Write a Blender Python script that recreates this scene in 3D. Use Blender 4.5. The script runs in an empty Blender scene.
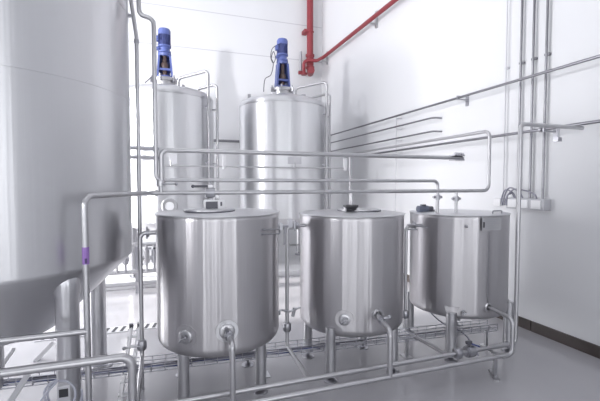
import bpy, bmesh, math, random
from mathutils import Vector, Matrix
random.seed(7)
S = bpy.context.scene
COL = S.collection
# ------------------------------------------------------------------ camera numbers
F = 390.0; YAW = math.radians(19.1); PIT = math.radians(2.42); HC = 1.8
CAMP = Vector((0, 0, HC))
FW = Vector((math.sin(YAW)*math.cos(PIT), math.cos(YAW)*math.cos(PIT), -math.sin(PIT)))
RT = Vector((math.cos(YAW), -math.sin(YAW), 0)); UP = RT.cross(FW)

def at(u, v, x=None, y=None, z=None):
    """surveyed point: sight line through (u, v) met with a plane of the room"""
    d = FW + RT*((u-300)/F) - UP*((v-200.5)/F)
    if x is not None: t = x/d.x
    elif y is not None: t = y/d.y
    else: t = (z-HC)/d.z
    return CAMP + d*t

# ------------------------------------------------------------------ materials
def mat(name, color, rough=.5, metal=0.0, spec=.5, aniso=0, coat=0, streak=0, noise=0, nscale=6, seams=None, bump=0, ior=None):
    m = bpy.data.materials.new(name); m.use_nodes = True
    nt = m.node_tree; N = nt.nodes; L = nt.links
    b = N['Principled BSDF']
    b.inputs['Base Color'].default_value = (*color, 1)
    b.inputs['Roughness'].default_value = rough; b.inputs['Metallic'].default_value = metal
    b.inputs['Specular IOR Level'].default_value = spec
    if aniso:
        b.inputs['Anisotropic'].default_value = aniso; b.inputs['Anisotropic Rotation'].default_value = .25
    if coat:
        b.inputs['Coat Weight'].default_value = coat; b.inputs['Coat Roughness'].default_value = .12
    tc = N.new('ShaderNodeTexCoord')
    if streak:      # rolled sheet: fine grain along the height, slow waviness round the shell
        mp = N.new('ShaderNodeMapping'); mp.inputs['Scale'].default_value = (9, 9, .12)
        L.new(tc.outputs['Object'], mp.inputs['Vector'])
        n1 = N.new('ShaderNodeTexNoise'); n1.inputs['Scale'].default_value = 1.6; n1.inputs['Detail'].default_value = 4
        L.new(mp.outputs['Vector'], n1.inputs['Vector'])
        bp = N.new('ShaderNodeBump'); bp.inputs['Strength'].default_value = streak; bp.inputs['Distance'].default_value = .02
        L.new(n1.outputs['Fac'], bp.inputs['Height']); L.new(bp.outputs['Normal'], b.inputs['Normal'])
    if noise:
        n = N.new('ShaderNodeTexNoise'); n.inputs['Scale'].default_value = nscale; n.inputs['Detail'].default_value = 5
        L.new(tc.outputs['Object'], n.inputs['Vector'])
        r = N.new('ShaderNodeMapRange'); r.inputs['To Min'].default_value = 1-noise; r.inputs['To Max'].default_value = 1+noise
        L.new(n.outputs['Fac'], r.inputs['Value'])
        mx = N.new('ShaderNodeVectorMath'); mx.operation = 'SCALE'; mx.inputs[0].default_value = color
        L.new(r.outputs['Result'], mx.inputs['Scale'])
        out = mx.outputs['Vector']
        if seams:
            sx = N.new('ShaderNodeSeparateXYZ'); L.new(tc.outputs['Object'], sx.inputs['Vector'])
            a = N.new('ShaderNodeMath'); a.operation = 'SUBTRACT'; a.inputs[1].default_value = seams[0]; L.new(sx.outputs['Z'], a.inputs[0])
            d = N.new('ShaderNodeMath'); d.operation = 'DIVIDE'; d.inputs[1].default_value = seams[1]; L.new(a.outputs[0], d.inputs[0])
            fr = N.new('ShaderNodeMath'); fr.operation = 'FRACT'; L.new(d.outputs[0], fr.inputs[0])
            lt = N.new('ShaderNodeMath'); lt.operation = 'LESS_THAN'; lt.inputs[1].default_value = .022; L.new(fr.outputs[0], lt.inputs[0])
            gt = N.new('ShaderNodeMath'); gt.operation = 'GREATER_THAN'; gt.inputs[1].default_value = 5.0; L.new(sx.outputs['Z'], gt.inputs[0])
            ml = N.new('ShaderNodeMath'); ml.operation = 'MULTIPLY'; L.new(lt.outputs[0], ml.inputs[0]); L.new(gt.outputs[0], ml.inputs[1])
            mm = N.new('ShaderNodeMix'); mm.data_type = 'RGBA'; mm.inputs['B'].default_value = (.52, .52, .55, 1)
            L.new(ml.outputs[0], mm.inputs['Factor']); L.new(out, mm.inputs['A']); out = mm.outputs['Result']
        L.new(out, b.inputs['Base Color'])
        if bump:
            bp = N.new('ShaderNodeBump'); bp.inputs['Strength'].default_value = bump; bp.inputs['Distance'].default_value = .01
            L.new(n.outputs['Fac'], bp.inputs['Height']); L.new(bp.outputs['Normal'], b.inputs['Normal'])
    return m

STEEL  = mat('brushed_steel', (.60, .602, .62), .27, 1, aniso=.75, streak=.22)
STEELB = mat('bloom_tank_steel', (.74, .745, .76), .36, 1, aniso=.75, streak=.18)  # lightened base: bloom on the tall tanks is put into the colour
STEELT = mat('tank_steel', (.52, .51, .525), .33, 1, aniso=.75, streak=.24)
STEELM = mat('matte_steel', (.65, .652, .67), .36, 1, aniso=.75, streak=.10)
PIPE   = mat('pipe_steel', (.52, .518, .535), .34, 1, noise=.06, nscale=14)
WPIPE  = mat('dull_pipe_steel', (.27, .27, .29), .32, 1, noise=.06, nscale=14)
PIPED  = mat('cast_steel', (.42, .42, .45), .34, 1, noise=.10, nscale=20)
LEGM   = mat('leg_steel', (.55, .55, .57), .30, 1, noise=.06, nscale=9)
GALV   = mat('galvanised_wire', (.46, .46, .51), .42, 1, noise=.12, nscale=30)
BLUE   = mat('blue_enamel', (.10, .135, .36), .42, noise=.08, nscale=12)
BLUED  = mat('dark_blue_enamel', (.07, .09, .25), .48, noise=.08, nscale=12)
RED    = mat('red_enamel', (.25, .036, .046), .45, noise=.08, nscale=5)
BROWN  = mat('dark_shaft', (.09, .06, .055), .5, noise=.2, nscale=20)
BLACK  = mat('black_plastic', (.035, .035, .042), .45, noise=.15, nscale=25)
DGREY  = mat('dark_grey_plastic', (.10, .10, .12), .4, noise=.1, nscale=25)
BLUGR  = mat('blue_grey_paint', (.13, .145, .20), .45, noise=.12, nscale=20)
WHITEP = mat('white_plastic', (.78, .78, .80), .4, noise=.03, nscale=12)
LGREY  = mat('light_grey_plastic', (.58, .58, .61), .45, noise=.04, nscale=12)
PURPLE = mat('purple_tape', (.30, .17, .48), .5, noise=.1, nscale=40)
DPURP  = mat('dark_purple_print', (.07, .04, .14), .5, noise=.1, nscale=40)
CABLE  = mat('blue_cable', (.05, .075, .22), .5, noise=.1, nscale=20)
GCABLE = mat('grey_cable', (.25, .25, .30), .5, noise=.1, nscale=20)
HOSE   = mat('clear_hose', (.42, .43, .50), .35, noise=.05, nscale=20)
WALLM  = mat('white_wall_paint', (.70, .705, .725), .62, noise=.015, nscale=1.2)
WALLB  = mat('white_wall_panels', (.70, .705, .725), .55, noise=.015, nscale=1.2, seams=(5.22, .955))
FLOORM = mat('grey_epoxy_floor', (.42, .415, .44), .20, spec=.6, coat=.25, noise=.07, nscale=1.7)
FWALLM = mat('front_wall_grey', (.30, .30, .33), .6, noise=.03, nscale=1.2)  # unseen front wall, greyed so the steel reflects dark bands
CEILM  = mat('ceiling_paint', (.70, .70, .72), .7, noise=.02, nscale=2)
SKIRT  = mat('dark_brown_skirting', (.060, .048, .046), .45, noise=.15, nscale=8)
PLINTHM = mat('pale_plinth_paint', (.74, .74, .76), .5, noise=.03, nscale=4)
GRATEM = mat('dark_grate_slots', (.05, .05, .06), .6, noise=.1, nscale=20)
FRAMEM = mat('window_frame_paint', (.45, .45, .48), .5, noise=.03, nscale=5)

def glass_mat():
    m = bpy.data.materials.new('window_glass'); m.use_nodes = True
    nt = m.node_tree; N = nt.nodes; L = nt.links; N.clear()
    o = N.new('ShaderNodeOutputMaterial'); mx = N.new('ShaderNodeMixShader')
    t = N.new('ShaderNodeBsdfTransparent'); g = N.new('ShaderNodeBsdfGlossy'); g.inputs['Roughness'].default_value = .03
    f = N.new('ShaderNodeFresnel'); f.inputs['IOR'].default_value = 1.45
    L.new(f.outputs[0], mx.inputs[0]); L.new(t.outputs[0], mx.inputs[1]); L.new(g.outputs[0], mx.inputs[2]); L.new(mx.outputs[0], o.inputs[0])
    return m
GLASS = glass_mat()

# ------------------------------------------------------------------ mesh builder
def perp(d):
    d = d.normalized()
    a = Vector((0, 0, 1)) if abs(d.z) < .9 else Vector((1, 0, 0))
    x = a.cross(d).normalized()
    return x, d.cross(x)

class MB:
    def __init__(s): s.bm = bmesh.new()
    def ring(s, c, x, y, r, n):
        return [s.bm.verts.new(c + x*(r*math.cos(2*math.pi*i/n)) + y*(r*math.sin(2*math.pi*i/n))) for i in range(n)]
    def bridge(s, a, b):
        n = len(a)
        for i in range(n): s.bm.faces.new((a[i], a[(i+1) % n], b[(i+1) % n], b[i]))
    def cap(s, a, flip=False):
        s.bm.faces.new(a[::-1] if flip else a)
    def cyl(s, p0, p1, r0, r1=None, n=24, caps=True):
        p0 = Vector(p0); p1 = Vector(p1); r1 = r0 if r1 is None else r1
        x, y = perp(p1-p0)
        a = s.ring(p0, x, y, r0, n); b = s.ring(p1, x, y, r1, n); s.bridge(a, b)
        if caps: s.cap(a, True); s.cap(b)
        return s
    def lathe(s, prof, c=(0, 0, 0), axis=(0, 0, 1), n=48, close=False):
        """profile of (radius, height) turned round the axis"""
        c = Vector(c); ax = Vector(axis).normalized(); x, y = perp(ax)
        prev = None
        for r, h in prof:
            if r < 1e-5: cur = [s.bm.verts.new(c + ax*h)]
            else: cur = s.ring(c + ax*h, x, y, r, n)
            if prev is not None:
                if len(prev) == 1 and len(cur) > 1:
                    for i in range(n): s.bm.faces.new((prev[0], cur[(i+1) % n], cur[i]))
                elif len(cur) == 1 and len(prev) > 1:
                    for i in range(n): s.bm.faces.new((prev[i], prev[(i+1) % n], cur[0]))
                else: s.bridge(prev, cur)
            prev = cur
        return s
    def box(s, c, size, rz=0, bev=0, M=None):
        c = Vector(c); hx, hy, hz = [k/2 for k in size]
        R = Matrix.Rotation(rz, 3, 'Z') if M is None else M
        vs = [s.bm.verts.new(c + R @ Vector((sx*hx, sy*hy, sz*hz))) for sx in (-1, 1) for sy in (-1, 1) for sz in (-1, 1)]
        fs = [s.bm.faces.new([vs[i] for i in q]) for q in ((0, 1, 3, 2), (4, 6, 7, 5), (0, 4, 5, 1), (2, 3, 7, 6), (0, 2, 6, 4), (1, 5, 7, 3))]
        if bev:
            es = list({e for f in fs for e in f.edges})
            bmesh.ops.bevel(s.bm, geom=es, offset=bev, segments=2, affect='EDGES', profile=.5)
        return s
    def bar(s, p0, p1, w, t, upv=(0, 0, 1)):
        p0 = Vector(p0); p1 = Vector(p1); d = (p1-p0).normalized(); u = Vector(upv)
        sx = d.cross(u).normalized(); u = sx.cross(d)
        M = Matrix((d, sx, u)).transposed()
        return s.box((p0+p1)/2, ((p1-p0).length, w, t), M=M)
    def prism(s, poly, thick, axis):
        """closed outline (points) pushed along axis by thick"""
        ax = Vector(axis)*thick
        a = [s.bm.verts.new(Vector(p)) for p in poly]; b = [s.bm.verts.new(Vector(p)+ax) for p in poly]
        s.bridge(a, b); s.cap(a, True); s.cap(b); return s
    def tube(s, pts, r, bend=.07, n=14, caps=True, segs=7):
        pts = [Vector(p) for p in pts]; path = [pts[0]]
        for i in range(1, len(pts)-1):
            a, b, c = pts[i-1], pts[i], pts[i+1]
            d0 = (a-b).normalized(); d1 = (c-b).normalized()
            ang = d0.angle(d1)
            if ang > math.pi-.02 or bend <= 0: path.append(b); continue
            t = min(bend/math.tan(ang/2), (a-b).length*.48, (c-b).length*.48)
            R = t*math.tan(ang/2)
            cen = b + (d0+d1).normalized()*(R/math.sin(ang/2))
            s0 = b+d0*t-cen; s1 = b+d1*t-cen
            tot = s0.angle(s1); ax = s0.cross(s1).normalized()
            for k in range(segs+1):
                path.append(cen + Matrix.Rotation(tot*k/segs, 3, ax) @ s0)
        path.append(pts[-1])
        q = [path[0]]
        for p in path[1:]:
            if (p-q[-1]).length > 1e-5: q.append(p)
        path = q
        T = [(path[min(i+1, len(path)-1)]-path[max(i-1, 0)]).normalized() for i in range(len(path))]
        x, y = perp(T[0]); prev = None
        for i, p in enumerate(path):
            if i:
                rot = T[i-1].rotation_difference(T[i]); x = rot @ x; y = rot @ y
            cur = s.ring(p, x, y, r, n)
            if prev: s.bridge(prev, cur)
            elif caps: s.cap(cur, True)
            prev = cur
        if caps: s.cap(prev)
        return s
    def curve(s, pts, r, n=10, res=8, closed=False):
        """smooth catmull-rom hose through points"""
        P = [Vector(p) for p in pts]; out = []
        for i in range(len(P)-1):
            p0 = P[max(i-1, 0)]; p1 = P[i]; p2 = P[i+1]; p3 = P[min(i+2, len(P)-1)]
            for k in range(res):
                t = k/res
                out.append(.5*((2*p1)+(p2-p0)*t+(2*p0-5*p1+4*p2-p3)*t*t+(3*p1-p0-3*p2+p3)*t**3))
        out.append(P[-1])
        return s.tube(out, r, bend=0, n=n)
    def torus(s, c, axis, R, r, n=32, m=10):
        c = Vector(c); ax = Vector(axis).normalized(); x, y = perp(ax); prev = None; first = None
        for i in range(n):
            a = 2*math.pi*i/n; d = x*math.cos(a)+y*math.sin(a)
            cur = s.ring(c+d*R, d, ax, r, m)
            if prev: s.bridge(prev, cur)
            else: first = cur
            prev = cur
        s.bridge(prev, first); return s
    def sphere(s, c, r, n=14, sc=(1, 1, 1)):
        c = Vector(c)
        M = Matrix.Translation(c) @ Matrix.Diagonal((sc[0], sc[1], sc[2], 1))
        bmesh.ops.create_uvsphere(s.bm, u_segments=n, v_segments=max(6, n//2+1), radius=r, matrix=M); return s
    def build(s, name, m, parent=None, origin=None, sharp=38):
        bm = s.bm
        bmesh.ops.recalc_face_normals(bm, faces=bm.faces[:])
        if parent is not None: o0 = wloc(parent)
        elif origin is not None: o0 = Vector(origin)
        else:
            xs = [v.co.x for v in bm.verts]; ys = [v.co.y for v in bm.verts]; zs = [v.co.z for v in bm.verts]
            o0 = Vector(((min(xs)+max(xs))/2, (min(ys)+max(ys))/2, min(zs)))
        for v in bm.verts: v.co -= o0
        me = bpy.data.meshes.new(name); bm.to_mesh(me); bm.free()
        me.materials.append(m)
        for p in me.polygons: p.use_smooth = True
        me.set_sharp_from_angle(angle=math.radians(sharp))
        o = bpy.data.objects.new(name, me); COL.objects.link(o)
        if parent is not None: o.parent = parent
        else: o.location = o0
        return o

def wloc(o):
    l = Vector(o.location)
    while o.parent is not None:
        o = o.parent; l += o.location
    return l

def tag(o, label, cat, group=None):
    o['label'] = label; o['category'] = cat
    if group: o['group'] = group
    return o
def thing(name, loc, label, cat, group=None):
    o = bpy.data.objects.new(name, None); COL.objects.link(o); o.location = Vector(loc); o.empty_display_size = .1
    return tag(o, label, cat, group)
def struct(o): o['kind'] = 'structure'; return o
V = Vector
def pol(c, ang, r, z): return V((c[0]+r*math.cos(ang), c[1]+r*math.sin(ang), z))
D2R = math.radians

# ------------------------------------------------------------------ room shell
XR, YB, XL, YF, ZC = 4.23, 10.35, -6.2, -4.5, 8.2
def slab(name, c, size, m): return struct(MB().box(c, size).build(name, m, origin=(0, 0, 0)))
slab('floor', ((XL+XR)/2, (YF+YB)/2, -.1), (XR-XL, YB-YF, .2), FLOORM)
slab('wall_right', (XR+.1, (YF+YB)/2, ZC/2-.1), (.2, YB-YF+.4, ZC+.2), WALLM)
slab('wall_back', ((XL+XR)/2, YB+.1, ZC/2-.1), (XR-XL, .2, ZC+.2), WALLB)

def holed(name, axis, c, u0, u1, z0, z1, holes, m, th=.2):
    """wall across u0..u1 with rectangular window openings (all at one height, sorted along u)"""
    mb = MB()
    def blk(a, b, lo, hi):
        if b-a < 1e-4 or hi-lo < 1e-4: return
        if axis == 'x': mb.box((c, (a+b)/2, (lo+hi)/2), (th, b-a, hi-lo))
        else: mb.box(((a+b)/2, c, (lo+hi)/2), (b-a, th, hi-lo))
    cur = u0
    for (a, b, lo, hi) in holes:
        blk(cur, a, z0, z1); blk(a, b, z0, lo); blk(a, b, hi, z1); cur = b
    blk(cur, u1, z0, z1)
    return struct(mb.build(name, m, origin=(0, 0, 0)))
WL = [(-.75, -.15, 2.6, 3.3), (4.5, 5.7, 4.4, 5.7), (6.0, 9.8, .05, 3.3)]
WF = [(-5.2, -3.4, .3, 5.0), (-2.0, -.9, .3, 5.0), (.5, 1.2, .3, 5.0), (2.3, 3.4, .3, 5.0)]  # unseen front windows, added to give the steel bright streaks
holed('wall_left', 'x', XL-.1, YF, YB, -.2, ZC, WL, WALLM)
holed('wall_front', 'y', YF-.1, XL, XR, -.2, ZC, WF, FWALLM)
SUNPANE = mat('sun_stop_pane', (.75, .76, .78), .6)  # opaque panes added to stop the sun reaching the right wall
def window(n, axis, c, a, b, lo, hi, nu, nv, gm=None):
    f = MB(); g = MB()
    def bx(m, ua, ub, za, zb, t):
        if axis == 'x': m.box((c, (ua+ub)/2, (za+zb)/2), (t, ub-ua, zb-za))
        else: m.box(((ua+ub)/2, c, (za+zb)/2), (ub-ua, t, zb-za))
    for i in range(nu+1):
        u = a+(b-a)*i/nu; w = .04
        bx(f, max(a, u-w), min(b, u+w), lo, hi, .08)
    for i in range(nv+1):
        z = lo+(hi-lo)*i/nv; bx(f, a, b, max(lo, z-.04), min(hi, z+.04), .07)
    bx(g, a, b, lo, hi, .012)
    o = struct(f.build('window_%d' % n, FRAMEM, origin=(0, 0, 0)))
    p = g.build('pane', gm or GLASS, o); return o
for i, w in enumerate(WL): window(1+i, 'x', XL-.1, *w, 1 if i < 2 else 4, 1 if i < 2 else 2, SUNPANE if i < 2 else None)
for i, w in enumerate(WF): window(4+i, 'y', YF-.1, *w, 1, 3)
# ceiling with two roof lights, added unseen for top light
sky = [(-4.5, 2.6, -1.8, .6), (-4.5, 2.6, 2.8, 5.6)]
mb = MB()
def cb(x0, x1, y0, y1): mb.box(((x0+x1)/2, (y0+y1)/2, ZC+.1), (x1-x0, y1-y0, .2))
cur = YF
for (x0, x1, y0, y1) in sky:
    cb(XL, XR, cur, y0); cb(XL, x0, y0, y1); cb(x1, XR, y0, y1); cur = y1
cb(XL, XR, cur, YB)
struct(mb.build('ceiling', CEILM, origin=(0, 0, 0)))
for i, (x0, x1, y0, y1) in enumerate(sky):
    f = MB()
    for k in range(6):
        x = x0+(x1-x0)*k/5; f.box((min(max(x, x0+.03), x1-.03), (y0+y1)/2, ZC+.1), (.06, y1-y0, .08))
    o = struct(f.build('window_%d' % (8+i), FRAMEM, origin=(0, 0, 0)))
    MB().box(((x0+x1)/2, (y0+y1)/2, ZC+.1), (x1-x0, y1-y0, .012)).build('pane', GLASS, o)
# dark skirting along the right wall
mb = MB()
ys = [YF, -2.4, -.4, 1.6, 3.52, 5.5, 7.5, YB]
for a, b in zip(ys, ys[1:]): mb.box((XR-.012, (a+b)/2, .062), (.022, b-a-.012, .124))
struct(mb.build('baseboard_right', SKIRT))

# ------------------------------------------------------------------ big conical tank on the left
LC = (-1.25, 3.57); LR = .98; LZ = 1.215
t = thing('conical_tank', (LC[0], LC[1], 0), 'huge brushed steel tank with conical bottom on thick legs, cut by the left edge', 'tank')
prof = [(LR-.012, LZ-.004), (LR, LZ+.012)]+[(LR, LZ+.03+k*.3) for k in range(8)]+[(LR, 3.42)]
MB().lathe(prof, (LC[0], LC[1], 0), n=96).build('shell', STEELM, t)
for zs in (2.50, 3.20):
    MB().lathe([(LR-.01, zs-.03), (LR+.0025, zs-.026), (LR+.0025, zs+.026), (LR-.01, zs+.03)], (LC[0], LC[1], 0), n=96).build('weld_band', STEELM, t)
dome = [(LR, 3.42)]+[(LR*math.cos(a), 3.42+.30*math.sin(a)) for a in [D2R(k) for k in range(10, 90, 10)]]+[(0, 3.72)]
MB().lathe(dome, (LC[0], LC[1], 0), n=96).build('dome', STEELM, t)
MB().lathe([(LR-.012, LZ), (LR-.03, LZ-.025), (LR-.05, LZ-.045), (.44, .70), (.415, .68), (.38, .665), (.09, .62), (.05, .60), (.05, .30)], (LC[0], LC[1], 0), n=96).build('cone', STEELM, t)
MB().tube([(LC[0], LC[1], .32), (LC[0], LC[1], .2), (LC[0]-.9, LC[1], .2)], .04).build('outlet_pipe', PIPE, t)
for (x, y) in ((-.632, 2.964), (-.64, 4.245), (-1.86, 2.95), (-1.86, 4.19)):
    lg = MB().cyl((x, y, .01), (x, y, 1.16), .072, n=32).build('leg', LEGM, t)
    MB().cyl((x, y, 0), (x, y, .015), .12, n=32).build('foot_plate', LEGM, lg)
    d = V((LC[0]-x, LC[1]-y, 0)).normalized()
    MB().tube([V((x, y, 1.06)), V((x, y, 1.19)), V((x, y, 1.20))+d*.34], .080, bend=.15, n=32).build('gusset', LEGM, lg)

# ------------------------------------------------------------------ small tanks
def valve(p, axis, parent, handle=None, s=1.0, hm=None, name='butterfly_valve'):
    """clamped butterfly valve on a pipe: two ferrules, body and a stem"""
    p = V(p); ax = V(axis).normalized()
    m = MB()
    m.cyl(p-ax*.035*s, p-ax*.022*s, .036*s, n=20).cyl(p+ax*.022*s, p+ax*.035*s, .036*s, n=20).cyl(p-ax*.024*s, p+ax*.024*s, .042*s, n=20)
    v = m.build(name, PIPED, parent)
    if handle is not None:
        h = V(handle)
        MB().tube([p, p+V((0, h.y*.3, h.z)), p+h], .009*s, bend=.02, n=8).sphere(p+h, .013*s).build('lever', hm or PIPED, v)
    return v
def ferrule(p, axis, r=.034, w=.022):
    ax = V(axis).normalized(); return MB().cyl(V(p)-ax*w/2, V(p)+ax*w/2, r, n=20)

def small_tank(c, z0, z1, label, legs, R=.521, outer_legs=False, lid_h=.03, k=.075, lr=.046):
    t = thing('process_tank', (c[0], c[1], 0), label, 'tank', 'three small steel process tanks')
    prof = [(0, z0-.035), (R*.5, z0-.028), (R-k-.03, z0-.006)]
    for a in range(0, 91, 15):
        prof.append((R-k+k*math.sin(D2R(a)), z0+k-k*math.cos(D2R(a))))
    prof += [(R, z0+k+.012)]+[(R, z0+k+.05+(z1-z0-k-.1)*q/5) for q in range(6)]+[(R, z1-.035), (R, z1-.004), (R-.003, z1)]
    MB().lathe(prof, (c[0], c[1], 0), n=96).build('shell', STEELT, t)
    lid = [(R-.003, z1), (R+.010, z1+.001), (R+.012, z1+.006), (R+.008, z1+.012), (R-.02, z1+.014), (R*.55, z1+lid_h*.8), (.0, z1+lid_h)]
    MB().lathe(lid, (c[0], c[1], 0), n=96).build('lid', STEELM, t)
    for (x, y, top) in legs:
        r = lr
        zt = top
        lg = MB().cyl((x, y, .075), (x, y, zt), r, n=24).build('leg', LEGM, t)
        MB().cyl((x, y, .02), (x, y, .08), .014, n=12).lathe([(0, 0), (.062, 0), (.062, .008), (.02, .03), (0, .03)], (x, y, 0), n=24).build('levelling_foot', PIPED, lg)
        MB().cyl((x, y, .068), (x, y, .08), lr+.004, n=24).build('end_plate', LEGM, lg)
        if outer_legs:
            d = V((c[0]-x, c[1]-y, 0)).normalized(); s = d.cross(V((0, 0, 1)))
            q = V((x, y, zt))+d*.02
            MB().prism([q-s*.075+V((0, 0, .045))+d*.05, q+s*.075+V((0, 0, .045))+d*.05, q+s*.052, q+s*.045-V((0, 0, .06)), q-s*.045-V((0, 0, .06)), q-s*.052], .02, -d).build('bracket_plate', STEELT, lg)
    return t
def shell_hit(u, v, c, R):
    d = FW + RT*((u-300)/F) - UP*((v-200.5)/F)
    a = d.x*d.x+d.y*d.y; b = -(d.x*c[0]+d.y*c[1]); cc = c[0]**2+c[1]**2-R*R
    s = max(b*b-a*cc, 0); return CAMP+d*((-b-math.sqrt(s))/a)
def port(p, c, parent, r=.055, name='sample_port', knob=True):
    """round flange on the shell with a small tap"""
    n = V((p.x-c[0], p.y-c[1], 0)).normalized(); p = V(p)
    pad = MB().lathe([(0, .004), (r*1.55, .004), (r*1.6, -.02)], p, n, n=32).build('port_pad', STEELT, parent)
    f = MB().lathe([(r*.95, -.01), (r*.95, .014), (r*.85, .018), (r*.55, .018), (r*.5, .012), (0, .012)], p, n, n=32).build(name, LEGM, parent)
    if knob:
        s = n.cross(V((0, 0, 1)))
        MB().cyl(p+n*.02, p+n*.055, .012, n=12).tube([p+n*.055-s*.03+V((0, 0, .012)), p+n*.06, p+n*.055+s*.022-V((0, 0, .026))], .007, bend=.01, n=8).build('tap', PIPED, f)
    return f

T1, T2, T3 = (.443, 3.448), (1.785, 3.566), (3.141, 3.59)
R0 = .521
def quad(c, a=.325, b=.27): return [(c[0]-a, c[1]-b), (c[0]+a, c[1]-b+.01), (c[0]-a+.02, c[1]+b), (c[0]+a-.01, c[1]+b)]
l1 = [(.122, 3.21), (.764, 3.243), (.13, 3.77), (.757, 3.769)]
l2 = [(1.408, 3.215), (2.04, 3.175), (1.385, 3.75), (2.032, 3.76)]
t1 = small_tank(T1, .468, 1.547, 'nearest steel process tank, left of the three, white display box on its lid', [(x, y, .56) for x, y in l1])
t2 = small_tank(T2, .405, 1.500, 'middle steel process tank of the front row, black head on its lid', [(x, y, .50) for x, y in l2])
l3 = [(2.735, 3.195, .50), (3.475, 3.175, .54), (2.80, 4.0, .50), (3.50, 4.0, .50)]
t3 = small_tank(T3, .415, 1.472, 'right steel process tank with nameplate, legs fixed outside its shell', l3, outer_legs=True, k=.05, lr=.052)

# --- fittings of tank 1
p = shell_hit(186, 336.5, T1, R0); port(p, T1, t1, .058)
p = shell_hit(227, 331, T1, R0); n1 = V((p.x-T1[0], p.y-T1[1], 0)).normalized()
MB().lathe([(0, .004), (.085, .004), (.088, -.02)], p, n1, n=32).build('port_pad', STEELM, t1)
MB().lathe([(.058, -.01), (.058, .02), (.05, .026), (.02, .026)], p, n1, n=28).build('outlet_flange', PIPE, t1)
hp = V((T1[0]-.09, T1[1]-.10, 0))
hpl = MB().lathe([(0, 1.580), (.205, 1.580), (.205, 1.588), (.19, 1.590), (0, 1.591)], (hp.x, hp.y, 0), n=40).build('hatch_plate', STEELM, t1)
MB().lathe([(.198, 1.565), (.212, 1.565), (.212, 1.580), (.198, 1.580)], (hp.x, hp.y, 0), n=40).build('hatch_gap_shade', DGREY, hpl)  # dark ring put in as the shade of the gap under the hatch
bx = MB().box((T1[0]-.045, T1[1]-.03, 1.620), (.160, .11, .090), rz=.12, bev=.006).build('display_box', WHITEP, t1)
MB().box((T1[0]-.070, T1[1]-.03-.060, 1.622), (.100, .006, .060), rz=.12).build('screen', DGREY, bx)
MB().box((T1[0]+.010, T1[1]-.03-.052, 1.630), (.014, .006, .034), rz=.12).build('button_strip', DGREY, bx)
MB().cyl((T1[0]-.04, T1[1]-.0, 1.66), (T1[0]-.04, T1[1]-.0, 1.685), .022, n=16).build('stem', PIPE, bx)
# right side clip
q = shell_hit(276.5, 231, T1, R0)
def off(u, v, c, d):
    h = shell_hit(u, v, c, R0); return h+V((h.x-c[0], h.y-c[1], 0)).normalized()*d
MB().tube([off(262, 229.5, T1, -.01), off(262, 229.5, T1, .03), off(276, 229, T1, .03), off(276.5, 233.5, T1, .03), off(262, 234, T1, .03), off(262, 234, T1, -.01)], .007, bend=.01, n=8).build('side_clip', PIPED, t1)
# --- fittings of tank 2
p = shell_hit(344.5, 319.5, T2, R0); port(p, T2, t2, .055)
p = shell_hit(377, 314.5, T2, R0); n2 = V((p.x-T2[0], p.y-T2[1], 0)).normalized(); OUT2 = p
MB().lathe([(.05, -.02), (.05, .012), (.036, .016)], p, n2, n=28).build('outlet_flange', PIPE, t2)
hpl = MB().lathe([(0, 1.536), (.215, 1.536), (.215, 1.543), (.2, 1.545), (0, 1.546)], (T2[0]+.10, T2[1]+.02, 0), n=40).build('hatch_plate', STEELM, t2)
MB().lathe([(.208, 1.520), (.222, 1.520), (.222, 1.536), (.208, 1.536)], (T2[0]+.10, T2[1]+.02, 0), n=40).build('hatch_gap_shade', DGREY, hpl)  # shaded gap below this hatch, coloured in as a dark ring
hb = V((T2[0]-.055, T2[1]-.10, 0))
hd = MB().lathe([(0, 1.536), (.050, 1.536), (.055, 1.560), (.075, 1.575), (.075, 1.592), (0, 1.594)], (hb.x, hb.y, 0), n=24).build('sensor_head', BLACK, t2)
for sx in (-.06, .06): MB().box((hb.x+sx, hb.y, 1.563), (.012, .03, .06)).build('clamp_lug', PIPE, hd)
MB().cyl((T2[0]-.02, T2[1]+.33, .42), (T2[0]-.02, T2[1]+.33, .36), .03, n=16).build('drain_boss', PIPED, t2)
# --- fittings of tank 3
p = shell_hit(463, 312.5, T3, R0); port(p, T3, t3, .026)
p = shell_hit(466, 226, T3, R0); n3 = V((p.x-T3[0], p.y-T3[1], 0)).normalized(); s3 = n3.cross(V((0, 0, 1)))
MB().cyl(p-n3*.01, p+n3*.035, .012, n=12).sphere(p+n3*.035, .016).build('thermometer_stub', PIPED, t3)
a = shell_hit(482, 219, T3, R0); b = shell_hit(500, 229, T3, R0); cpl = shell_hit(491, 224, T3, R0)
npn = V((cpl.x-T3[0], cpl.y-T3[1], 0)).normalized(); nps = V((0, 0, 1)).cross(npn)
Mp = Matrix((nps, npn, V((0, 0, 1)))).transposed()
wp = .225; hp_ = .125; pc = V((cpl.x, cpl.y, cpl.z))+npn*.004
npl = MB().box(pc+npn*.006, (wp, .006, hp_), M=Mp).box(pc-npn*.012, (wp*.5, .03, hp_*.6), M=Mp).build('nameplate', mat('etched_plate', (.42, .42, .44), .5, noise=.04, nscale=12), t3)
pr_ = MB(); pr_.box(pc+npn*.010-nps*.095-V((0, 0, .005)), (.018, .003, .055), M=Mp).build('black_mark', BLACK, npl)
pr_ = MB()
for k in range(5):
    wl = (.15, .12, .16, .10, .14)[k]
    pr_.box(pc+npn*.010+nps*(-.07+wl/2)+V((0, 0, .046-.021*k)), (wl, .002, .006), M=Mp)
pr_.build('engraved_lines', PIPED, npl)
q = V((T3[0]+.16, T3[1]-.40, 1.484))
MB().tube([q+V((-.06, 0, 0)), q+V((-.06, 0, .035)), q+V((.06, -.0, .035)), q+V((.06, 0, 0))], .007, bend=.02, n=8).build('lid_handle', PIPED, t3)
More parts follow.
